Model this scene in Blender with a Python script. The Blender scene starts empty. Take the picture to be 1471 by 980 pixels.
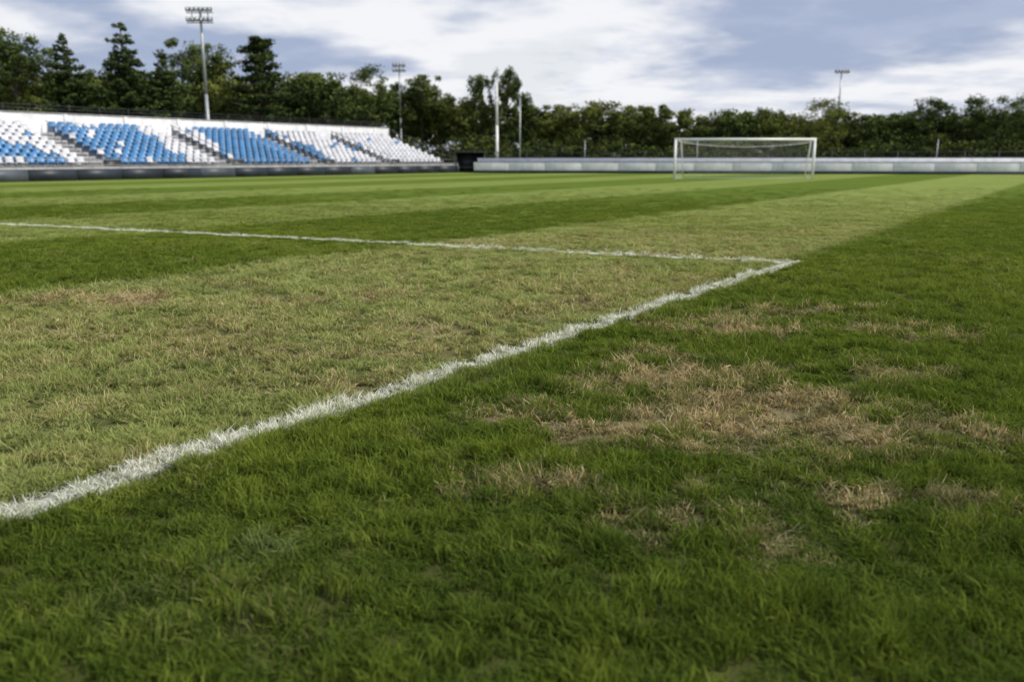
import bpy, math, numpy as np
from mathutils import Vector
rng = np.random.default_rng(7)
scene = bpy.context.scene
scene.view_settings.view_transform = 'Standard'
scene.view_settings.look = 'None'
scene.view_settings.exposure = 0

TH = math.radians(56.3)
D = np.array([math.cos(TH), math.sin(TH)])
N = np.array([-math.sin(TH), math.cos(TH)])
C = np.array([3.19, 9.60])

# ------------------------------------------------ numpy noise
_lat = np.random.default_rng(3).random((512, 512))
def vnoise(x, y):
    xi = np.floor(x).astype(int); yi = np.floor(y).astype(int)
    fx = x - xi; fy = y - yi
    fx = fx*fx*(3-2*fx); fy = fy*fy*(3-2*fy)
    g = lambda a, b: _lat[a % 512, b % 512]
    return (g(xi, yi)*(1-fx)+g(xi+1, yi)*fx)*(1-fy)+(g(xi, yi+1)*(1-fx)+g(xi+1, yi+1)*fx)*fy
def fbm(x, y, o=4):
    s = 0; a = .5; t = 0
    for i in range(o):
        c_, s_ = math.cos(.6*i), math.sin(.6*i)
        s = s+a*vnoise((x*c_-y*s_)*2**i+17.3*i, (x*s_+y*c_)*2**i+31.7*i); t += a; a *= .55
    return s/t
def sstep(a, b, x):
    t = np.clip((x-a)/(b-a), 0, 1); return t*t*(3-2*t)

PATCH = [  # x, y, rx, ry, strength  (worn / straw patches)
 (.95,3.50,.90,.36,.95),(.40,3.78,.50,.26,.8),(1.45,3.75,.6,.34,.9),(.75,4.45,.5,.5,.9),(1.05,4.0,.6,.35,.85),
 (1.5,5.7,.5,.6,.78),(.15,2.66,.40,.16,.8),(.40,2.36,.38,.17,.75),(.95,2.50,.48,.17,.7),(1.3,2.6,.35,.19,.65),
 (2.7,5.6,.6,.4,.6),(2.3,6.3,.5,.4,.6),(1.9,4.5,.5,.3,.5),(2.0,3.6,.4,.3,.5),(-.1,3.2,.4,.2,.45),(-.2,2.9,.3,.12,.45),(.6,3.0,.7,.2,.35),
 (-3.3,7.0,1.2,.45,.78),(-1.9,6.9,.9,.35,.72),(-4.6,6.7,.9,.4,.6),(-1.75,4.9,1.0,.4,.50),(-.7,5.9,.9,.4,.52),(-2.6,5.8,1.0,.4,.5),
 (-.9,4.4,.6,.3,.45),(-.6,8.3,1.4,.5,.35),(1.0,8.6,1.3,.5,.35)]
def dry_mask(x, y):
    m = np.zeros_like(x)
    wx = x+(fbm(x*2.2, y*2.2)-.5)*.9; wy = y+(fbm(x*2.2+50, y*2.2+9)-.5)*.8
    for px, py, rx, ry, st in PATCH:
        m = np.maximum(m, st*np.exp(-(((wx-px)/rx)**2+((wy-py)/ry)**2)*.7))
    n = fbm(x*5.0+3, y*6.5+8, 5)
    hard = sstep(.18, 1.20, m+(n-.5)*1.9)*sstep(.05, .45, m)
    w = x*N[0]+y*N[1]
    inpale = sstep(2.6, 2.9, w)*(1-sstep(6.6, 8.0, w+(fbm(x, y)-.5)*1.5))
    m = np.maximum(hard*.92, inpale*(.08+.32*sstep(.35, .75, fbm(x*1.6+5, y*2.6, 5))))
    m = m + .16*sstep(.52, .8, fbm(x*1.8+9, y*2.4+4, 5))
    return np.clip(m, 0, 1)
def ghost_mask(x, y):
    m = .5*np.exp(-(((x+.78)/.20)**2+((y-2.35)/.14)**2))+.35*np.exp(-(((x+.85)/.2)**2+((y-2.0)/.10)**2))
    return np.clip(m*sstep(.35, .75, fbm(x*12, y*12)), 0, 1)
def ground_z(x, y):
    r = np.hypot(x, y); f = 1-.92*sstep(4, 11, r)-.08*sstep(20, 34, r)
    return f*(.036*(fbm(x*2.0, y*2.0)-.5)+.024*(fbm(x*6.5, y*6.5, 2)-.5))

# ------------------------------------------------ node helpers
class NT:
    def __init__(s, t): s.t = t; s.n = t.nodes; s.l = t.links
    def put(s, sock, v):
        if hasattr(v, 'is_output'): s.l.new(v, sock)
        elif isinstance(v, (tuple, list)) and len(v) == 3 and sock.type == 'RGBA': sock.default_value = (*v, 1)
        else: sock.default_value = v
    def m(s, op, a, b=None, c=None, clamp=False):
        n = s.n.new('ShaderNodeMath'); n.operation = op; n.use_clamp = clamp
        s.put(n.inputs[0], a)
        if b is not None: s.put(n.inputs[1], b)
        if c is not None: s.put(n.inputs[2], c)
        return n.outputs[0]
    def mix(s, f, a, b, bt='MIX'):
        n = s.n.new('ShaderNodeMix'); n.data_type = 'RGBA'; n.blend_type = bt; n.clamp_factor = True
        s.put(n.inputs[0], f); s.put(n.inputs[6], a); s.put(n.inputs[7], b); return n.outputs[2]
    def ss(s, v, a, b, lo=0., hi=1.):
        n = s.n.new('ShaderNodeMapRange'); n.interpolation_type = 'SMOOTHSTEP'
        s.put(n.inputs[0], v); n.inputs[1].default_value = a; n.inputs[2].default_value = b
        n.inputs[3].default_value = lo; n.inputs[4].default_value = hi; return n.outputs[0]
    def noise(s, vec, scale, det=3, rough=.5, out=0):
        n = s.n.new('ShaderNodeTexNoise'); n.inputs['Scale'].default_value = scale
        n.inputs['Detail'].default_value = det; n.inputs['Roughness'].default_value = rough
        if vec is not None: s.l.new(vec, n.inputs['Vector'])
        return n.outputs[out]
    def attr(s, name, typ='GEOMETRY', out='Fac'):
        n = s.n.new('ShaderNodeAttribute'); n.attribute_name = name; n.attribute_type = typ; return n.outputs[out]
def newmat(name):
    m = bpy.data.materials.new(name); m.use_nodes = True; m.node_tree.nodes.clear()
    t = NT(m.node_tree); o = t.n.new('ShaderNodeOutputMaterial'); return m, t, o
def simple(name, col, rough=.6, var=.12, scale=3., metal=0., grime=0.):
    m, t, o = newmat(name)
    b = t.n.new('ShaderNodeBsdfPrincipled'); b.inputs['Roughness'].default_value = rough; b.inputs['Metallic'].default_value = metal
    g = t.n.new('ShaderNodeNewGeometry')
    n = t.noise(g.outputs['Position'], scale, 5, .6)
    dark = tuple(c*(1-var*2) for c in col); lite = tuple(min(1, c*(1+var*.6)) for c in col)
    c = t.mix(t.ss(n, .3, .7), dark, lite)
    if grime:
        mp = t.n.new('ShaderNodeMapping'); mp.inputs['Scale'].default_value = (2.5, 2.5, .25)
        t.l.new(g.outputs['Position'], mp.inputs['Vector'])
        gn = t.noise(mp.outputs[0], 2.0, 4, .65)
        c = t.mix(t.m('MULTIPLY', t.ss(gn, .48, .75), grime), c, (.16, .16, .15))
    t.put(b.inputs['Base Color'], c); t.l.new(b.outputs[0], o.inputs[0]); return m

def grass_color(t, pos, dry, ghost, rnd, nbig, nmid, nsm):
    sep = t.n.new('ShaderNodeSeparateXYZ'); t.l.new(pos, sep.inputs[0])
    X, Y = sep.outputs[0], sep.outputs[1]
    def dot(cx, cy, vx, vy):
        a = t.m('MULTIPLY', t.m('SUBTRACT', X, cx), vx); return t.m('MULTIPLY_ADD', t.m('SUBTRACT', Y, cy), vy, a)
    w = dot(0, 0, float(N[0]), float(N[1]))
    w = t.m('ADD', w, t.m('MULTIPLY', t.m('SUBTRACT', nmid, .5), .6))
    sn = t.m('SINE', t.m('MULTIPLY', t.m('SUBTRACT', w, 2.72), math.pi/4.8))
    st = t.ss(sn, -.14, .14)
    first = t.ss(w, 7.0, 9.5, 1, .80)
    st = t.m('MULTIPLY', st, first)
    green = t.mix(st, (.125, .185, .018), (.415, .455, .175))
    green = t.mix(t.ss(nbig, .35, .68, 0, .40), green, (.245, .290, .036))
    green = t.mix(t.ss(nmid, .42, .68, 0, .40), green, (.090, .145, .016))
    green = t.mix(t.m('MULTIPLY', rnd, .42), green, (.260, .320, .080))
    straw = t.mix(nsm, (.32, .240, .115), (.68, .57, .35))
    sel = t.ss(t.m('SUBTRACT', t.m('MULTIPLY', dry, 1.2), t.m('MULTIPLY', rnd, .9)), -.12, .22)
    col = t.mix(sel, green, straw)
    col = t.mix(t.m('MULTIPLY', ghost, .7), col, (.42, .48, .38))
    wob = t.m('MULTIPLY', t.m('SUBTRACT', nsm, .5), .034)
    def seg(ax, ay, half, lo, hi):
        al = dot(float(C[0]), float(C[1]), ax, ay); pe = dot(float(C[0]), float(C[1]), -ay, ax)
        pe = t.m('ADD', t.m('ABSOLUTE', pe), wob)
        a = t.ss(pe, half-.010, half+.016, 1, 0)
        return t.m('MULTIPLY', a, t.m('MULTIPLY', t.m('GREATER_THAN', al, lo), t.m('LESS_THAN', al, hi)))
    la = seg(.5686, .8226, .070, -30., .07)
    lb = seg(-.9024, .4310, .075, -.07, 48.)
    ln = t.m('MAXIMUM', la, lb)
    return col, ln

# ------------------------------------------------ materials: ground + blades
gm, t, o = newmat('turf')
g = t.n.new('ShaderNodeNewGeometry'); pos = g.outputs['Position']
rn = t.noise(pos, 30., 2, .7); nsm = t.noise(pos, 16., 3, .6)
mpn = t.n.new('ShaderNodeMapping'); mpn.inputs['Rotation'].default_value = (0, 0, -TH); mpn.inputs['Scale'].default_value = (.35, 1.2, 1)
t.l.new(pos, mpn.inputs['Vector'])
nmf = t.noise(mpn.outputs[0], 1.1, 7, .72)
col, ln = grass_color(t, pos, t.attr('dry'), t.attr('ghost'), rn, t.noise(pos, .30, 4, .6), nmf, nsm)
near = t.attr('near')
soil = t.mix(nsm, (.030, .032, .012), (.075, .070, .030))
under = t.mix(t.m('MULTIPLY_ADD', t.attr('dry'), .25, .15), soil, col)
far_t = t.mix(t.ss(t.noise(pos, 5., 6, .75), .42, .62, 0, .28), t.mix(1., col, (.68, .74, .52), 'MULTIPLY'), (.060, .10, .010))
col2 = t.mix(near, far_t, under)
col2 = t.mix(t.m('MULTIPLY', ln, t.m('MULTIPLY_ADD', near, -.35, .9)), col2, (.74, .75, .72))
b = t.n.new('ShaderNodeBsdfPrincipled'); b.inputs['Roughness'].default_value = .9; b.inputs['Specular IOR Level'].default_value = .05
t.put(b.inputs['Base Color'], col2)
bp = t.n.new('ShaderNodeBump'); bp.inputs['Strength'].default_value = .5; bp.inputs['Distance'].default_value = .02
t.l.new(t.noise(pos, 60., 3, .7), bp.inputs['Height']); t.l.new(bp.outputs[0], b.inputs['Normal'])
t.l.new(b.outputs[0], o.inputs[0])

bm_, t, o = newmat('grass_blade')
g = t.n.new('ShaderNodeNewGeometry'); pos = g.outputs['Position']
rnd = t.attr('rnd'); tip = t.attr('tip')
ir = t.attr('irnd', 'INSTANCER')
rr = t.m('FRACT', t.m('ADD', rnd, ir)); r2 = t.m('FRACT', t.m('MULTIPLY', rr, 7.31))
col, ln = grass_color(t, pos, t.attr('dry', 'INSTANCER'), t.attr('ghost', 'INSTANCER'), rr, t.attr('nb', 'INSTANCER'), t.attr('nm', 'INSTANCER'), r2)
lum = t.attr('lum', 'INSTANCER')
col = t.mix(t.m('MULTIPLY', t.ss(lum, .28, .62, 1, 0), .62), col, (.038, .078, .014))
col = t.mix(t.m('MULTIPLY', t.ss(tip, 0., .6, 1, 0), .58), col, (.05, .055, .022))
wl = t.m('MULTIPLY', ln, t.ss(tip, 0., .6, .25, 1.))
wl = t.m('MULTIPLY', wl, t.ss(r2, .05, .32, .25, 1))
col = t.mix(wl, col, (.80, .81, .79))
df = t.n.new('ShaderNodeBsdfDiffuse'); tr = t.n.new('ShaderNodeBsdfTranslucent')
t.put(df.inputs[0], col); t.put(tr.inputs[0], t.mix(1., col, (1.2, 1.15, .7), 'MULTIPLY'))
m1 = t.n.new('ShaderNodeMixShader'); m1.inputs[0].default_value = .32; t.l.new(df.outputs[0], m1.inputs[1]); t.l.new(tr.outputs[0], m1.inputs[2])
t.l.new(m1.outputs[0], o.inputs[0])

# ------------------------------------------------ mesh helpers
def mesh_np(name, V, F, mat=None, attrs=None, smooth=False, parent=None, link=True):
    V = np.asarray(V, dtype=np.float32); F = np.asarray(F, dtype=np.int32)
    me = bpy.data.meshes.new(name); k = F.shape[1]
    me.vertices.add(len(V)); me.vertices.foreach_set('co', V.ravel())
    me.loops.add(F.size); me.loops.foreach_set('vertex_index', F.ravel())
    me.polygons.add(len(F)); me.polygons.foreach_set('loop_start', np.arange(0, F.size, k, dtype=np.int32))
    me.polygons.foreach_set('loop_total', np.full(len(F), k, dtype=np.int32))
    if smooth: me.polygons.foreach_set('use_smooth', np.ones(len(F), dtype=bool))
    me.update(calc_edges=True)
    for a, v in (attrs or {}).items():
        at = me.attributes.new(a, 'FLOAT', 'POINT'); at.data.foreach_set('value', np.asarray(v, dtype=np.float32))
    if mat: me.materials.append(mat)
    ob = bpy.data.objects.new(name, me)
    if link: scene.collection.objects.link(ob)
    if parent: ob.parent = parent
    return ob
def empty(name, loc=(0, 0, 0), rz=0):
    e = bpy.data.objects.new(name, None); e.location = loc; e.rotation_euler = (0, 0, rz); e.empty_display_size = .3
    scene.collection.objects.link(e); return e
BF = np.array([[0,3,2,1],[4,5,6,7],[0,1,5,4],[1,2,6,5],[2,3,7,6],[3,0,4,7]])
def boxes(name, L, mat, parent=None, bevel=0):
    V = []; F = []
    for i, (x0, x1, y0, y1, z0, z1) in enumerate(L):
        V += [(x0,y0,z0),(x1,y0,z0),(x1,y1,z0),(x0,y1,z0),(x0,y0,z1),(x1,y0,z1),(x1,y1,z1),(x0,y1,z1)]; F.append(BF+8*i)
    ob = mesh_np(name, V, np.concatenate(F), mat, parent=parent)
    if bevel:
        m = ob.modifiers.new('b', 'BEVEL'); m.width = bevel; m.segments = 2
    return ob
def tubes(name, segs, mat, parent=None, sides=8, smooth=True):
    V = []; F = []; off = 0
    for p, q, r0, r1 in segs:
        p = np.array(p, float); q = np.array(q, float); ax = q-p; ax /= np.linalg.norm(ax)+1e-9
        u = np.cross(ax, [0, 0, 1.]) if abs(ax[2]) < .95 else np.cross(ax, [1., 0, 0]); u /= np.linalg.norm(u); v = np.cross(ax, u)
        a = np.arange(sides)*2*math.pi/sides
        ring = np.cos(a)[:, None]*u+np.sin(a)[:, None]*v
        V.append(p+ring*r0); V.append(q+ring*r1)
        V.append(np.array([p, q]))
        for i in range(sides):
            j = (i+1) % sides
            F.append((off+i, off+j, off+sides+j, off+sides+i))
            F.append((off+j, off+i, off+2*sides, off+2*sides)); F.append((off+sides+i, off+sides+j, off+2*sides+1, off+2*sides+1))
        off += 2*sides+2
    V = np.concatenate(V)
    me = bpy.data.meshes.new(name)
    me.from_pydata([tuple(x) for x in V], [], [f if f[2] != f[3] else f[:3] for f in F])
    if smooth: me.polygons.foreach_set('use_smooth', [len(p.vertices) == 4 for p in me.polygons])
    me.materials.append(mat); ob = bpy.data.objects.new(name, me); scene.collection.objects.link(ob)
    if parent: ob.parent = parent
    return ob

# ------------------------------------------------ ground sheet
def axis(lo, hi, step, far):
    a = list(np.arange(lo, hi, step)); s = step; x = hi
    while x < far: a.append(x); s *= 1.2; x += s
    a.append(far); b = []; s = step; x = lo-step
    while x > -far: b.append(x); s *= 1.2; x -= s
    b.append(-far); return np.array(b[::-1]+a)
xs = axis(-7, 8, .05, 1500.); ys = axis(1, 11, .05, 1500.)
XX, YY = np.meshgrid(xs, ys); x = XX.ravel(); y = YY.ravel()
nx = len(xs); ny = len(ys)
idx = np.arange(nx*ny).reshape(ny, nx)
F = np.stack([idx[:-1, :-1], idx[:-1, 1:], idx[1:, 1:], idx[1:, :-1]], -1).reshape(-1, 4)
V = np.stack([x, y, ground_z(x, y)], 1)
rr_ = np.hypot(x, y)
mesh_np('ground', V, F, gm, {'dry': dry_mask(x, y)*(1-sstep(12, 20, rr_)), 'ghost': ghost_mask(x, y), 'near': 1-sstep(6, 15, rr_)}, smooth=True)

# ------------------------------------------------ grass tufts
col_t = bpy.data.collections.new('grass_tufts')
NV = 8
for k in range(NV):
    V = []; F = []; R = []; T = []
    nb = 84
    for i in range(nb):
        rad = .047*math.sqrt(rng.random()); a = rng.random()*6.283
        bx, by = rad*math.cos(a), rad*math.sin(a)
        h = rng.uniform(.010, .034); wd = rng.uniform(.0013, .0026)
        la = rng.random()*6.283; lean = rng.uniform(.3, 1.8)*h
        dx, dy = math.cos(la)*lean, math.sin(la)*lean
        fa = rng.random()*6.283; wx, wy = math.cos(fa)*wd, math.sin(fa)*wd
        o_ = len(V)
        V += [(bx-wx, by-wy, -.008), (bx+wx, by+wy, -.008), (bx+dx*.35+wx*.9, by+dy*.35+wy*.9, h*.68), (bx+dx*.35-wx*.9, by+dy*.35-wy*.9, h*.68),
              (bx+dx+wx*.15, by+dy+wy*.15, h), (bx+dx-wx*.15, by+dy-wy*.15, h)]
        F += [(o_, o_+1, o_+2, o_+3), (o_+3, o_+2, o_+4, o_+5)]
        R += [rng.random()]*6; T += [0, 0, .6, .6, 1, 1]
    ob = mesh_np('tuft_%d' % k, V, F, bm_, {'rnd': R, 'tip': T}, link=False); col_t.objects.link(ob)
P = []
edges = np.concatenate([np.arange(1., 6, .5), np.arange(6, 36, 1.)])
dens_f = lambda y: 470*np.minimum(1, 3./y)**1.6*(1-.75*sstep(16, 34, y))
for y0, y1 in zip(edges[:-1], edges[1:]):
    hw = .61*y1+1.2; n = int(2*hw*(y1-y0)*dens_f(.5*(y0+y1)))
    P.append(np.stack([rng.uniform(-hw, hw, n), rng.uniform(y0, y1, n)], 1))
P = np.concatenate(P); px, py = P[:, 0], P[:, 1]; S = np.maximum(1, py/3.)**.55
dry = dry_mask(px, py)*(1-sstep(12, 20, py)); gh = ghost_mask(px, py)
hN = .5*fbm(px*4.5+4, py*4.5, 3)+.5*fbm(px*10+4, py*10, 2)
hv = 1-.7*sstep(6, 12, py)
hs = S**.25*(1+hv*(-.48+1.30*sstep(.34, .66, hN)))*(1-.38*sstep(.25, .8, dry))*rng.uniform(.7, 1.3, len(px))*(1-.85*sstep(8, 30, py))
w = px*N[0]+py*N[1]
hs *= np.where((w > 2.9) & (w < 7.6), .8, 1.)
db = (px-C[0])*.4310+(py-C[1])*.9024; hs *= np.where((db > -1.2) & (db < .1) & (px < C[0]+.2), .55, 1.)
ws = S*rng.uniform(.9, 1.25, len(px))
n = len(px)
me = bpy.data.meshes.new('grass'); me.vertices.add(n)
me.vertices.foreach_set('co', np.stack([px, py, ground_z(px, py)], 1).astype(np.float32).ravel())
def fa(name, v): a = me.attributes.new(name, 'FLOAT', 'POINT'); a.data.foreach_set('value', v.astype(np.float32))
def va(name, v): a = me.attributes.new(name, 'FLOAT_VECTOR', 'POINT'); a.data.foreach_set('vector', v.astype(np.float32).ravel())
fa('dry', dry); fa('ghost', gh); fa('irnd', rng.random(n))
fa('nb', fbm(px*.35+7, py*.35)); fa('nm', fbm(px*1.9+2, py*1.9+6, 5))
pale = (w > 2.8) & (w < 7.6)
fa('lum', .5*hN+.5*fbm(px*9, py*9, 3)+rng.normal(0, .06, n)-.15*(1-sstep(2.0, 3.6, py))*np.where(pale, .4, 1)+.08*sstep(4, 7, py)+.06*pale)  # noise-varied tuft tone; lens vignette painted in by darkening tufts near the camera
tl = .18+.30*dry
tl = tl*(1-.8*sstep(8, 14, py))
va('rot', np.stack([rng.normal(0, 1, n)*tl, rng.normal(0, 1, n)*tl, rng.uniform(0, 6.283, n)], 1))
va('scl', np.stack([ws, ws, hs], 1))
a = me.attributes.new('idx', 'INT', 'POINT'); a.data.foreach_set('value', rng.integers(0, NV, n).astype(np.int32))
gr = bpy.data.objects.new('grass', me); scene.collection.objects.link(gr)
ng = bpy.data.node_groups.new('grass_scatter', 'GeometryNodeTree')
ng.interface.new_socket('Geometry', in_out='INPUT', socket_type='NodeSocketGeometry')
ng.interface.new_socket('Geometry', in_out='OUTPUT', socket_type='NodeSocketGeometry')
gi = ng.nodes.new('NodeGroupInput'); go = ng.nodes.new('NodeGroupOutput')
ci = ng.nodes.new('GeometryNodeCollectionInfo'); ci.inputs[0].default_value = col_t; ci.inputs[1].default_value = True; ci.inputs[2].default_value = True
ip = ng.nodes.new('GeometryNodeInstanceOnPoints'); ip.inputs['Pick Instance'].default_value = True
def na(nm, ty):
    q = ng.nodes.new('GeometryNodeInputNamedAttribute'); q.data_type = ty; q.inputs[0].default_value = nm; return q.outputs[0]
e2r = ng.nodes.new('FunctionNodeEulerToRotation')
ng.links.new(na('rot', 'FLOAT_VECTOR'), e2r.inputs[0]); ng.links.new(e2r.outputs[0], ip.inputs['Rotation'])
ng.links.new(na('scl', 'FLOAT_VECTOR'), ip.inputs['Scale']); ng.links.new(na('idx', 'INT'), ip.inputs['Instance Index'])
ng.links.new(gi.outputs[0], ip.inputs['Points']); ng.links.new(ci.outputs[0], ip.inputs['Instance']); ng.links.new(ip.outputs[0], go.inputs[0])
md = gr.modifiers.new('scatter', 'NODES'); md.node_group = ng
print('tufts', n)

# ------------------------------------------------ stand
white = simple('white_paint', (.72, .73, .77), .6, .08, 1.5, grime=.22)
conc = simple('concrete', (.36, .36, .37), .85, .15, 2.5, grime=.3)
conc_d = simple('concrete_dark', (.15, .15, .16), .85, .15, 2.5)
navy = simple('dark_board', (.026, .034, .052), .5, .25, .8)
greyb = simple('grey_board', (.08, .095, .12), .5, .2, .8)
steel = simple('galvanised_steel', (.42, .44, .46), .45, .1, 4, .5)
dark = simple('dark_metal', (.03, .035, .04), .5, .1, 4)
seatw = simple('seat_white', (.60, .61, .66), .4, .14, 1.2)
seatb = simple('seat_blue', (.040, .190, .430), .4, .2, 1.2)
pw = simple('goal_white', (.86, .86, .86), .35, .04, 3)

st = empty('grandstand', (0, 0, 0), TH)
S0, S1, W0 = 0., 60., 45.5
rows = 10; rd = .70; z0 = .60; rz = .235
L = [(S0, S1, W0+.9+r*rd, W0+.9+(r+1)*rd, 0, z0+r*rz) for r in range(rows)]
boxes('terrace_steps', L, conc, st)
boxes('walkway', [(S0, S1, W0+.12, W0+.897, 0, .35)], conc_d, st)
P1 = []; P2 = []; s = S0; i = 0
aisles = [3.6, 11.8, 20.0, 28.2, 36.8, 44.9, 52.0]
while s < S1-.1:
    e = min(s+2.6, S1); tgt = P2 if (i*7) % 5 in (1,) else P1
    tgt.append((s+.02, e-.02, W0-.03, W0+.05, .04, .62)); s = e; i += 1
boxes('front_board', P1, navy, st); boxes('front_board_grey', P2, greyb, st)
boxes('front_wall', [(S0, S1, W0+.053, W0+.117, 0, .78)], conc, st)
boxes('front_wall_coping', [(S0, S1, W0-.02, W0+.16, .803, .835)], conc, st)
WB = W0+.9+rows*rd
boxes('back_wall', [(S0, S1, WB+.003, WB+.25, 0, 3.88)], white, st)
boxes('back_wall_pier', [(q, q+.25, WB-.05, WB, z0+rows*rz-.2, 3.86) for q in np.arange(S0+2, S1, 4.0)], white, st)
boxes('back_wall_coping', [(S0, S1+.05, WB-.06, WB+.31, 3.883, 3.93)], conc, st)
seg = []
for q in np.arange(S0+.5, S1, 2.0): seg.append(((q, WB+.12, 3.9), (q, WB+.12, 4.35), .022, .022))
for zz in (4.15, 4.35): seg.append(((S0, WB+.12, zz), (S1, WB+.12, zz), .018, .018))
for dz in (.55, 1.0):
    seg.append(((S1+.02, WB, z0+rows*rz+dz-.2), (S1+.02, W0+.2, .6+dz-.1), .03, .03))
for r in range(rows+1):
    f = r/rows; seg.append(((S1+.02, W0+.3+f*(WB-W0-.3), .3+f*(z0+rows*rz-.5)), (S1+.02, W0+.3+f*(WB-W0-.3), 1.5+f*(z0+rows*rz-.6)), .025, .025))
tubes('safety_rail', seg, dark, st, 6)
seg = []; stp = []
for a_ in aisles:
    seg.append(((a_+.5, W0+1.0, z0+.75), (a_+.5, WB-.2, z0+(rows-1)*rz+.75), .018, .018))
    for r in range(0, rows, 3): seg.append(((a_+.5, W0+1.2+r*rd, z0+r*rz), (a_+.5, W0+1.2+r*rd, z0+r*rz+.75), .016, .016))
    for r in range(rows): stp.append((a_-.42, a_+.42, W0+.9+r*rd-.35, W0+.897+r*rd, max(0, z0+(r-1)*rz), z0+r*rz-.12))
tubes('aisle_handrail', seg, dark, st, 6); boxes('aisle_step', stp, conc_d, st)
boxes('aisle_gate', [(a_-.5, a_+.5, W0+.17, W0+.22, .36, 1.15) for a_ in aisles], dark, st)
seg = []
for q in np.arange(S0+.3, S1, 1.8): seg.append(((q, W0+.1, .83), (q, W0+.1, 1.12), .015, .015))
seg.append(((S0, W0+.1, 1.12), (S1, W0+.1, 1.12), .016, .016))
tubes('front_rail', seg, steel, st, 6)
prof = [(-.20, .40), (-.19, .43), (.00, .415), (.15, .425), (.20, .50), (.235, .64), (.25, .74)]
def seatmesh():
    V = []; F = []
    us = [-.195, -.16, 0, .16, .195]
    for sgn in (0, 1):
        for j, (py_, pz_) in enumerate(prof):
            for u in us:
                e = abs(u) > .19
                dzz = (.012 if e and j < 4 else 0) - (.03 if e and j == 6 else 0); dyy = -.025 if (e and j >= 4) else 0
                V.append((u, py_+dyy+(.02*sgn if j >= 4 else 0), pz_+dzz-(.02*sgn if j < 4 else 0)))
    nu = 5; npf = len(prof)
    for sgn in (0, 1):
        o_ = sgn*nu*npf
        for j in range(npf-1):
            for i in range(nu-1):
                q = (o_+j*nu+i, o_+j*nu+i+1, o_+(j+1)*nu+i+1, o_+(j+1)*nu+i); F.append(q if sgn == 0 else q[::-1])
    o2 = nu*npf
    for j in range(npf-1):
        for c in (0, nu-1): F.append((j*nu+c, (j+1)*nu+c, o2+(j+1)*nu+c, o2+j*nu+c))
    for i in range(nu-1):
        for j in (0, npf-1): F.append((j*nu+i, j*nu+i+1, o2+j*nu+i+1, o2+j*nu+i))
    bx = [(-.03, .03, -.02, .12, 0, .40)]
    for (x0, x1, y0, y1, zz0, zz1) in bx:
        b0 = len(V); V += [(x0,y0,zz0),(x1,y0,zz0),(x1,y1,zz0),(x0,y1,zz0),(x0,y0,zz1),(x1,y0,zz1),(x1,y1,zz1),(x0,y1,zz1)]
        F += [tuple(f+b0) for f in BF]
    return np.array(V), np.array(F)
sv, sf = seatmesh()
bounds = [S0]+aisles+[S1]
cols = {0: ([], []), 1: ([], [])}
for bi in range(len(bounds)-1):
    a0, a1 = bounds[bi]+.62, bounds[bi+1]-.62; ns = int((a1-a0)/.55)
    for r in range(rows):
        for i in range(ns):
            u = (i+.5)/ns; v = r/(rows-1); R = rng.random()
            if bi == 3: blue = (u < .86-.45*v and v < .68 and R > .10) or (R < .05)
            elif bi == 4: blue = (u < .68+.14*v and R > .10) or (u >= .68 and R < .12)
            elif bi == 5: blue = (u > .26-.22*(1-v) and u < .98 and R > .15) or R < .15
            elif bi == 6: blue = (u < .22-.1*v and R > .3) or (R < .06) or (r in (4, 5) and R < .25)
            elif bi == 7: blue = R < .02
            else: blue = (u < .5) ^ (bi % 2 == 0)
            p = np.array([a0+.26+i*.55+(a1-a0-ns*.55)/2, W0+.9+r*rd+.36, z0+r*rz-.05])
            cols[int(blue)][0].append(sv+p)
for c, mt, nm in ((0, seatw, 'white_seats'), (1, seatb, 'blue_seats')):
    vs = cols[c][0]; k = len(vs)
    mesh_np(nm, np.concatenate(vs), np.concatenate([sf+i*len(sv) for i in range(k)]), mt, parent=st, smooth=False)

# ------------------------------------------------ dugout at stand corner
dg = empty('team_dugout', (-3.6, 75.0, 0), math.radians(8))
boxes('bench_seat', [(-1.1, 1.1, .5, .9, .4, .48), (-1.0, -.9, .55, .85, 0, .4), (.9, 1.0, .55, .85, 0, .4)], greyb, dg)
boxes('side_panel', [(-1.25, -1.19, -.1, 1.2, 0, 1.7), (1.19, 1.25, -.1, 1.2, 0, 1.7)], dark, dg)
boxes('back_panel', [(-1.187, 1.187, 1.12, 1.18, 0, 1.68)], dark, dg)
boxes('roof', [(-1.3, 1.3, -.3, 1.25, 1.703, 1.78)], dark, dg, .03)

# ------------------------------------------------ far perimeter wall
A = np.array([-3.2, 72.6]); B = np.array([78., 58.6]); ang = math.atan2(*(B-A)[::-1]); LW = float(np.linalg.norm(B-A))
fw = empty('perimeter_wall', (A[0], A[1], 0), ang)
L1 = []; q = 0
while q < LW:
    L1.append((q+.012, min(q+3, LW)-.012, 0, .12, .22, .90)); q += 3
boxes('wall_panel', L1, white, fw, .01)
boxes('wall_base', [(0, LW, -.05, .10, 0, .217)], navy, fw)
boxes('wall_coping', [(0, LW, -.02, .15, .903, .94)], conc_d, fw)
boxes('upper_terrace', [(0, LW, 1.6, 2.4, 0, 1.22)], white, fw)
boxes('terrace_floor', [(0, LW, .16, 1.597, 0, .7)], conc, fw)
pf = empty('perimeter_fence', (A[0], A[1], 0), ang)
seg = []
for i, q in enumerate(np.arange(-1, LW, 2.5)):
    seg.append(((q, 3., 0), (q, 3., 1.75), .03, .03))
for zz in (1.3, 1.72): seg.append(((-1, 3., zz), (LW, 3., zz), .025, .025))
for q in np.arange(-1, LW, .25): seg.append(((q, 3., 1.1), (q, 3., 1.72), .006, .006))
tubes('fence_posts_and_rails', seg, dark, pf, 5)
seg = []
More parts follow.
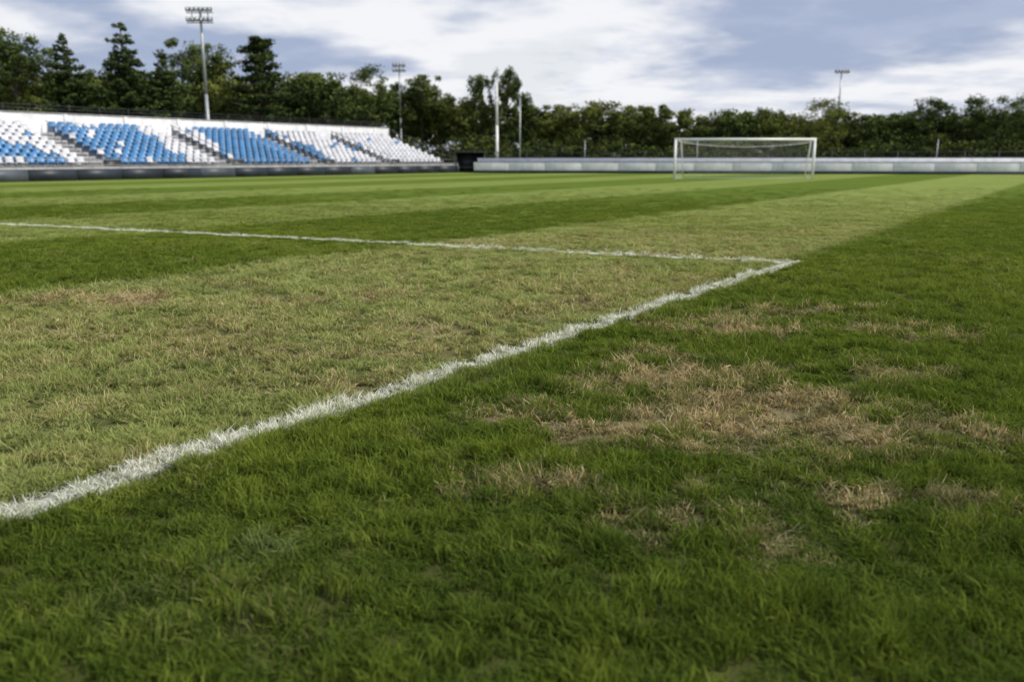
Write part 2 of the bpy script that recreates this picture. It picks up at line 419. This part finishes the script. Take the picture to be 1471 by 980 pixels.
for q in np.arange(9, LW, 9.3): seg.append(((q, 2.9, 0), (q, 2.9, 2.7), .035, .03))
tubes('fence_tall_posts', seg, steel, pf, 6)

# ------------------------------------------------ goal
gl_ = empty('football_goal', (9.52, 50.95, 0), math.radians(-1.0))
GW, GH = 8.05, 2.27; bk = np.array([.85, 1.9])
r = .07
seg = [((0, 0, 0), (0, 0, GH), r, r), ((GW, 0, 0), (GW, 0, GH), r, r), ((-r, 0, GH), (GW+r, 0, GH), r, r)]
tubes('goal_frame', seg, pw, gl_, 14)
b0 = np.array([bk[0], bk[1]]); b1 = np.array([GW+.15, bk[1]])
seg = [((0, 0, GH-.03), (b0[0]*.6, b0[1]*.55, GH-.12), .025, .025), ((GW, 0, GH-.03), (GW+.1, b1[1]*.55, GH-.12), .025, .025),
       ((b0[0]*.6, b0[1]*.55, GH-.12), (b0[0], b0[1], .03), .03, .03), ((GW+.1, b1[1]*.55, GH-.12), (b1[0], b1[1], .03), .03, .03),
       ((0, 0, .03), (b0[0], b0[1], .03), .015, .015), ((GW, 0, .03), (b1[0], b1[1], .03), .015, .015), ((b0[0], b0[1], .0), (b1[0], b1[1], .0), .012, .012)]
tubes('net_support', seg, pw, gl_, 8)
netm = simple('net_cord', (.8, .8, .8), .7, .05, 3)
def netpt(u, v):
    if v < .35:
        k = v/.35; l = np.array([b0[0]*.6*k, b0[1]*.55*k]); rr2 = np.array([GW+.1*k, b1[1]*.55*k]); z = GH-.03-.09*k
        z -= (.30*math.sin(math.pi*u)**.7)*k
    else:
        k = (v-.35)/.65
        l = np.array([b0[0]*.6, b0[1]*.55])*(1-k)+b0*k; rr2 = np.array([GW+.1, b1[1]*.55])*(1-k)+b1*k
        z = (GH-.12)*(1-k)+.02*k-(.30*math.sin(math.pi*u)**.7)*(1-k)
    p = l*(1-u)+rr2*u; return (p[0], p[1], z)
seg = []
NU, NVv = 58, 26; cr = .0022
G = [[netpt(i/NU, j/NVv) for j in range(NVv+1)] for i in range(NU+1)]
for i in range(NU+1):
    for j in range(NVv+1):
        kk = 7 if abs(j/NVv-.35) < .02 else 1
        if i < NU: seg.append((G[i][j], G[i+1][j], cr*kk, cr*kk))
        if j < NVv: seg.append((G[i][j], G[i][j+1], cr, cr))
for side in (0, 1):
    e0 = np.array([side*GW, 0]); e1 = b1 if side else b0
    for k in range(1, 14):
        f = k/14; p = e0*(1-f)+e1*f
        zt = GH-.05-(.1*f/.57 if f < .57 else .1+(f-.57)/.43*(GH-.2))
        seg.append(((p[0], p[1], .03), (p[0], p[1], zt), cr, cr))
    for k in range(1, 15):
        z = k*GH/15; fm = 1-.43*(z/GH); p = e0*(1-fm)+e1*fm
        seg.append(((e0[0], e0[1], z), (p[0], p[1], z), cr, cr))
tubes('goal_net', seg, netm, gl_, 3, smooth=False)

# ------------------------------------------------ floodlights
glass = simple('lamp_glass', (.55, .58, .62), .15, .05, 3)
def floodlight(x, y, H, aw, cols_, rows_, pr, mat=steel, rz=0):
    e = empty('floodlight_mast', (x, y, 0), rz)
    tubes('pole', [((0, 0, 0), (0, 0, H*.5), pr, pr*.8), ((0, 0, H*.5), (0, 0, H), pr*.8, pr*.55), ((0, 0, 0), (0, 0, .4), pr*1.7, pr*1.7)], mat, e, 12)
    seg = []
    gap = .42*aw/1.9*1.3
    for j in range(rows_):
        z = H-.12-j*gap*1.25; seg.append(((-aw/2, -.14, z), (aw/2, -.14, z), .035, .035))
    for xx in (-aw*.3, aw*.3): seg.append(((xx, -.12, H-.1-(rows_-1)*gap*1.25), (xx, -.12, H-.05), .03, .03))
    tubes('crossarm', seg, dark, e, 6)
    hb = []; hg = []; s = aw/cols_*.40
    for j in range(rows_):
        for i in range(cols_):
            cx = -aw/2+(i+.5)*aw/cols_; z = H-.02-j*gap*1.25
            hb.append((cx-s, cx+s, -.46, -.18, z-s*.2, z+s*1.9)); hg.append((cx-s*.85, cx+s*.85, -.475, -.463, z-s*.05, z+s*1.7))
    boxes('lamp_housing', hb, dark, e, .02); boxes('lamp_glass', hg, glass, e)
floodlight(-22.85, 66.2, 11.75, 1.95, 6, 2, .15)
floodlight(-12.4, 98., 11.2, 1.5, 4, 2, .12)
floodlight(37.0, 100., 10.7, 1.7, 5, 1, .13)
e = empty('lamp_post', (-1.3, 76.5, 0))
tubes('pole', [((0, 0, 0), (0, 0, 4.), .13, .11), ((0, 0, 4.), (0, 0, 8.0), .11, .07), ((0, 0, 0), (0, 0, .3), .2, .2)], pw, e, 12)
tubes('arm', [((-.4, 0, 8.), (.4, 0, 8.), .04, .04)], pw, e, 8)
boxes('lamp_head', [(-.5, -.15, -.18, .12, 7.98, 8.12), (.15, .5, -.18, .12, 7.98, 8.12)], greyb, e, .03)
e = empty('flagpole', (.75, 82., 0))
tubes('pole', [((0, 0, 0), (0, 0, 6.7), .075, .045), ((0, 0, 0), (0, 0, .3), .13, .13), ((0, 0, 6.7), (0, 0, 6.82), .07, .03)], steel, e, 10)

# ------------------------------------------------ trees
fm, t, o = newmat('foliage')
tone = t.attr('tone'); hue = t.attr('hue')
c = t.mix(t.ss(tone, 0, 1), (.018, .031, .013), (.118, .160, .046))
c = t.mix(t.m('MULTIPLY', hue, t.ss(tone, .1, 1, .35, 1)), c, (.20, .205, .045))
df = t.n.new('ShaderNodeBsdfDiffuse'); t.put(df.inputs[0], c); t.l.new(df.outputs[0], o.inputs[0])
bark = simple('bark', (.09, .07, .05), .9, .3, 3)

def leaves(cen, rad, n, size, hue, tonec):
    k = len(cen); c = np.repeat(cen, n, 0); r_ = np.repeat(rad, n, 0); m = k*n
    v = rng.normal(size=(m, 3)); v /= np.linalg.norm(v, axis=1)[:, None]
    rr = rng.random(m)**.5*1.12
    p = c+v*r_*rr[:, None]
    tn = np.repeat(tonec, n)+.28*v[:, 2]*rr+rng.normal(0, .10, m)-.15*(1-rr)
    u = rng.normal(size=(m, 3)); u /= np.linalg.norm(u, axis=1)[:, None]
    q = np.cross(u, rng.normal(size=(m, 3))); q /= np.linalg.norm(q, axis=1)[:, None]
    s = size*rng.uniform(.6, 1.4, m)[:, None]
    V = np.stack([p-u*s*.5, p+q*s*.32, p+u*s*.5, p-q*s*.32], 1).reshape(-1, 3)
    F = np.arange(4*m).reshape(-1, 4)
    return V, F, np.clip(np.repeat(tn, 4), 0, 1), np.full(4*m, hue)
def tree(x, y, H, wd, kind='round', hue=.2, base=0., n=44, size=.26, dens=1.):
    segs = []; cen = []; rad = []; tc = []
    if kind == 'round':
        k = int(84*dens); zc = H*.58
        lobes = [(0, 0, zc, .78)]+[(math.cos(a)*wd*.24, math.sin(a)*wd*.24, zc+rng.uniform(-.25, .18)*H, rng.uniform(.42, .62)) for a in (rng.random()*6.28+np.arange(6)*1.05)]
        for i in range(k):
            l = lobes[i % 7]; v = rng.normal(size=3); v /= np.linalg.norm(v); f = rng.uniform(.5, 1.05)
            R = wd*.5*l[3]; p = np.array([l[0]+v[0]*R*f, l[1]+v[1]*R*f, l[2]+v[2]*R*1.15*f])
            s = wd*rng.uniform(.06, .12)
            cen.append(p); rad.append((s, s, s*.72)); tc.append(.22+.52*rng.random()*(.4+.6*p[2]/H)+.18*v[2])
        dz = H-.55-np.percentile([p[2] for p in cen], 94)
        for p in cen: p[2] = min(max(p[2]+dz, H*.10), H-.25)
        nl = 9
    elif kind == 'spruce':
        lv = 26
        for j in range(lv):
            f = j/(lv-1); z = H*(.14+.85*f)+rng.uniform(-.12, .12); R = wd*.5*(1-f)**.8*rng.uniform(.75, 1.2)+.10
            nb = max(3, int(10*(1-f)+3)); a0 = rng.random()*6.28
            for b_ in range(nb):
                a = a0+b_*6.283/nb+rng.normal(0, .2); Rb = R*rng.uniform(.6, 1.3); zj = z+rng.uniform(-.2, .2)
                ns = max(1, int(Rb/.36))
                for q in range(ns):
                    g_ = (q+1)/ns; cen.append(np.array([math.cos(a)*Rb*g_, math.sin(a)*Rb*g_, zj+.16*Rb*g_-.015*H*g_*(1-f)])); s = .34*(1.15-.5*g_)+.05*Rb
                    rad.append((s, s, s*.62)); tc.append(.10+.2*rng.random()+.10*f+.1*g_)
                segs.append(((0, 0, zj-.15), (math.cos(a)*Rb, math.sin(a)*Rb, zj+.12*Rb-.015*H*(1-f)), .04, .012))
        n = int(n*.42); nl = 0
    elif kind == 'pine':
        lv = 10
        for j in range(lv):
            f = j/(lv-1); z = H*(.25+.72*f); R = wd*.5*(1-.72*f**1.6)*rng.uniform(.8, 1.2)
            nb = 8; a0 = rng.random()*6.28
            for b_ in range(nb):
                a = a0+b_*6.283/nb+rng.normal(0, .3); Rb = R*rng.uniform(.5, 1.25); zz = z+rng.uniform(-.4, .4)
                segs.append(((0, 0, zz-.6), (math.cos(a)*Rb, math.sin(a)*Rb, zz-.1), .08, .02))
                for q in (.3, .55, .8, 1.):
                    s = rng.uniform(.36, .66); cen.append(np.array([math.cos(a)*Rb*q, math.sin(a)*Rb*q, zz+rng.uniform(-.2, .2)])); rad.append((s, s, s*.40)); tc.append(.16+.25*rng.random())
        n = int(n*.7); nl = 0
    elif kind == 'poplar':
        for i in range(int(90*dens)):
            f = rng.random()**.85; z = H*(.12+.84*f); R = wd*.5*(math.sin(math.pi*min(1, .15+.85*(1-f))**.9)*.8+.15)
            a = rng.random()*6.28; g_ = rng.uniform(.2, 1.); s = rng.uniform(.28, .5)
            cen.append(np.array([math.cos(a)*R*g_, math.sin(a)*R*g_, z])); rad.append((s*.8, s*.8, s*1.5)); tc.append(.2+.4*rng.random())
        nl = 8
    elif kind == 'bush':
        for i in range(int(28*dens)):
            a = rng.random()*6.28; g_ = rng.random()**.5; z = rng.random()*H*(1-.5*g_); s = rng.uniform(.4, .75)
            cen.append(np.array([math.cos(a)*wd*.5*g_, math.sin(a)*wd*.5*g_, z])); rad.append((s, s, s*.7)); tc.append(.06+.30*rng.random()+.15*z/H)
        nl = 0
    cen = np.array(cen); rad = np.array(rad); tc = np.array(tc)
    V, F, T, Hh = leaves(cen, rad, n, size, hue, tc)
    if kind != 'bush':
        tr_ = .022*H; top = H*(.75 if kind == 'round' else .97); bx, by = rng.normal(0, .15, 2)
        segs += [((0, 0, -.1), (bx*.5, by*.5, top*.4), tr_, tr_*.7), ((bx*.5, by*.5, top*.4), (bx if kind != 'spruce' else 0, by if kind != 'spruce' else 0, top), tr_*.7, tr_*.15)]
        for i in range(nl):
            tg = cen[rng.integers(len(cen))]; zz = max(H*.15, min(tg[2]-.12*H, top*.9)); segs.append(((0, 0, zz), tuple(tg), tr_*.35, .03))
    O = np.array([x, y, base])
    return V+O, F, T, Hh, [(tuple(np.array(a)+O), tuple(np.array(b)+O), r0, r1) for a, b, r0, r1 in segs]
def single(name, x, y, *a, **k):
    V, F, T, Hh, sg = tree(0, 0, *a, **k)
    e = empty(name, (x, y, 0)); mesh_np('foliage', V, F, fm, {'tone': T, 'hue': Hh}, parent=e); tubes('trunk_and_limbs', sg, bark, e, 7)
def pos(px_, Y, ytop):
    yc = 490-ytop; return (px_-735.5)/(1198.9+.2089*yc)*Y, 1.15+(-256.1+.9779*yc)/(1198.9+.2089*yc)*Y
PROM = [('spruce_tree', 'spruce', 172, 74, 33, 7.0, .0), ('spruce_tree', 'spruce', 88, 74, 50, 5.4, .0), ('spruce_tree', 'spruce', 232, 76, 80, 4.4, .05),
 ('pine_tree', 'pine', 372, 76, 58, 7.2, .05), ('deciduous_tree', 'round', 12, 78, 40, 7.0, .1), ('deciduous_tree', 'round', 278, 84, 57, 7.0, .12),
 ('poplar_tree', 'poplar', 692, 94, 106, 3.8, .25), ('poplar_tree', 'poplar', 729, 94, 96, 4.0, .15), ('poplar_tree', 'poplar', 757, 96, 136, 2.4, .2),
 ('deciduous_tree', 'round', 518, 88, 97, 8.0, .15), ('deciduous_tree', 'round', 1167, 94, 145, 8.4, .85), ('deciduous_tree', 'round', 1322, 98, 143, 6.8, .15),
 ('deciduous_tree', 'round', 1375, 98, 143, 6.6, .2), ('deciduous_tree', 'round', 1442, 96, 137, 7.8, .15)]
for nm, kd, bx, Y, yt, wd, hu in PROM:
    X, H = pos(bx, Y, yt); single(nm, X, Y, H, wd, kd, hu, n=85, size=.22)
acc = []
MASS = [(-60, 50), (-20, 60), (45, 92), (62, 118), (125, 100), (140, 118), (200, 110), (215, 112), (250, 108), (310, 85), (335, 112), (320, 122), (415, 104), (440, 106), (470, 112), (495, 120), (556, 122), (578, 136), (605, 112), (630, 129), (655, 136),
 (775, 153), (800, 149), (835, 150), (868, 153), (900, 148), (930, 148), (960, 158), (990, 154), (1025, 161), (1060, 164), (1100, 154), (1130, 163), (1205, 158), (1240, 164), (1275, 163), (1300, 160), (1408, 163), (1490, 145), (1540, 140), (1590, 150), (1640, 140)]
for i, (bx, yt) in enumerate(MASS):
    Y = (80 if bx < 480 else 99)+rng.uniform(-2, 5); X, H = pos(bx, Y, yt+rng.uniform(-4, 4))
    acc.append(tree(X, Y, H, rng.uniform(5.2, 7.0), 'round', [.05, .25, .5, .8][rng.integers(4)], n=58))
for i in range(64):
    bx = -120+i*30+rng.uniform(-8, 8); Y = (96 if bx < 560 else 112)+rng.uniform(-3, 5)
    yt = np.interp(bx, [0, 400, 640, 800, 1470], [104, 122, 150, 166, 170])+rng.uniform(-6, 8); X, H = pos(bx, Y, yt)
    acc.append(tree(X, Y, H, rng.uniform(6.0, 8.0), 'round', rng.uniform(0, .3), n=42, size=.34))
for i in range(120):
    bx = -140+i*15+rng.uniform(-8, 8); Y = (73 if bx < 420 else 88)+rng.uniform(-1, 5); X, _ = pos(bx, Y, 200)
    acc.append(tree(X, Y, rng.uniform(2.6, 4.4), rng.uniform(3, 4.5), 'bush', rng.uniform(0, .5), n=60))
V = []; F = []; T = []; Hh = []; sg = []; off = 0
for a_ in acc:
    V.append(a_[0]); F.append(a_[1]+off); off += len(a_[0]); T.append(a_[2]); Hh.append(a_[3]); sg += a_[4]
dt = empty('distant_trees')
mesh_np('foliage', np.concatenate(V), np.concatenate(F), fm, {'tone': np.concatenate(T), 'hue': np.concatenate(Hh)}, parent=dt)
tubes('trunks_and_limbs', sg, bark, dt, 6)
print('leaf verts', off)

# ------------------------------------------------ world
wd_ = bpy.data.worlds.new('World'); scene.world = wd_; wd_.use_nodes = True
wt = wd_.node_tree; wt.nodes.clear(); t = NT(wt)
out = t.n.new('ShaderNodeOutputWorld'); bg = t.n.new('ShaderNodeBackground'); bg.inputs[1].default_value = .1
EL, AZ = math.radians(40), math.radians(108)   # azimuth measured clockwise from +Y
sky = t.n.new('ShaderNodeTexSky'); sky.sky_type = 'NISHITA'; sky.sun_disc = False; sky.sun_elevation = EL; sky.sun_rotation = AZ
tc_ = t.n.new('ShaderNodeTexCoord'); sp = t.n.new('ShaderNodeSeparateXYZ'); t.l.new(tc_.outputs['Generated'], sp.inputs[0])
zz = t.m('ADD', t.m('MAXIMUM', sp.outputs[2], 0.), .14)
cb = t.n.new('ShaderNodeCombineXYZ'); t.l.new(t.m('DIVIDE', sp.outputs[0], zz), cb.inputs[0]); t.l.new(t.m('DIVIDE', sp.outputs[1], zz), cb.inputs[1])
cb.inputs[2].default_value = 1.7
n1 = t.noise(cb.outputs[0], .80, 9, .50); n2 = t.noise(cb.outputs[0], 2.2, 6, .55)
cl = t.mix(t.ss(n1, .42, .55), (3.8, 4.5, 6.2), (9.2, 9.3, 9.6))
cl = t.mix(t.ss(n2, .47, .66, 0, .50), cl, (5.0, 5.6, 7.2))
cl = t.mix(t.ss(sp.outputs[2], .0, .08, .50, 0), cl, (7.7, 7.9, 8.5))
cov = t.ss(n1, .58, .66, .98, .78)
t.l.new(t.mix(cov, sky.outputs[0], cl), bg.inputs[0]); t.l.new(bg.outputs[0], out.inputs[0])

sl = bpy.data.lights.new('sun', 'SUN'); sl.energy = 3.8; sl.angle = math.radians(5); sl.color = (1, .94, .82)
so = bpy.data.objects.new('sun', sl); scene.collection.objects.link(so)
dv = Vector((math.sin(AZ)*math.cos(EL), math.cos(AZ)*math.cos(EL), math.sin(EL)))
so.rotation_euler = dv.to_track_quat('Z', 'Y').to_euler(); so.location = (0, -5, 30)

# ------------------------------------------------ camera
cam = bpy.data.cameras.new('camera'); co = bpy.data.objects.new('camera', cam); scene.collection.objects.link(co)
co.location = (0, 0, 1.15); co.rotation_euler = (math.radians(90-12.06), 0, 0)
cam.lens = 30; cam.sensor_width = 36; cam.clip_end = 5000; cam.clip_start = .05
cam.dof.use_dof = True; cam.dof.focus_distance = 4.6; cam.dof.aperture_fstop = 2.0
scene.camera = co
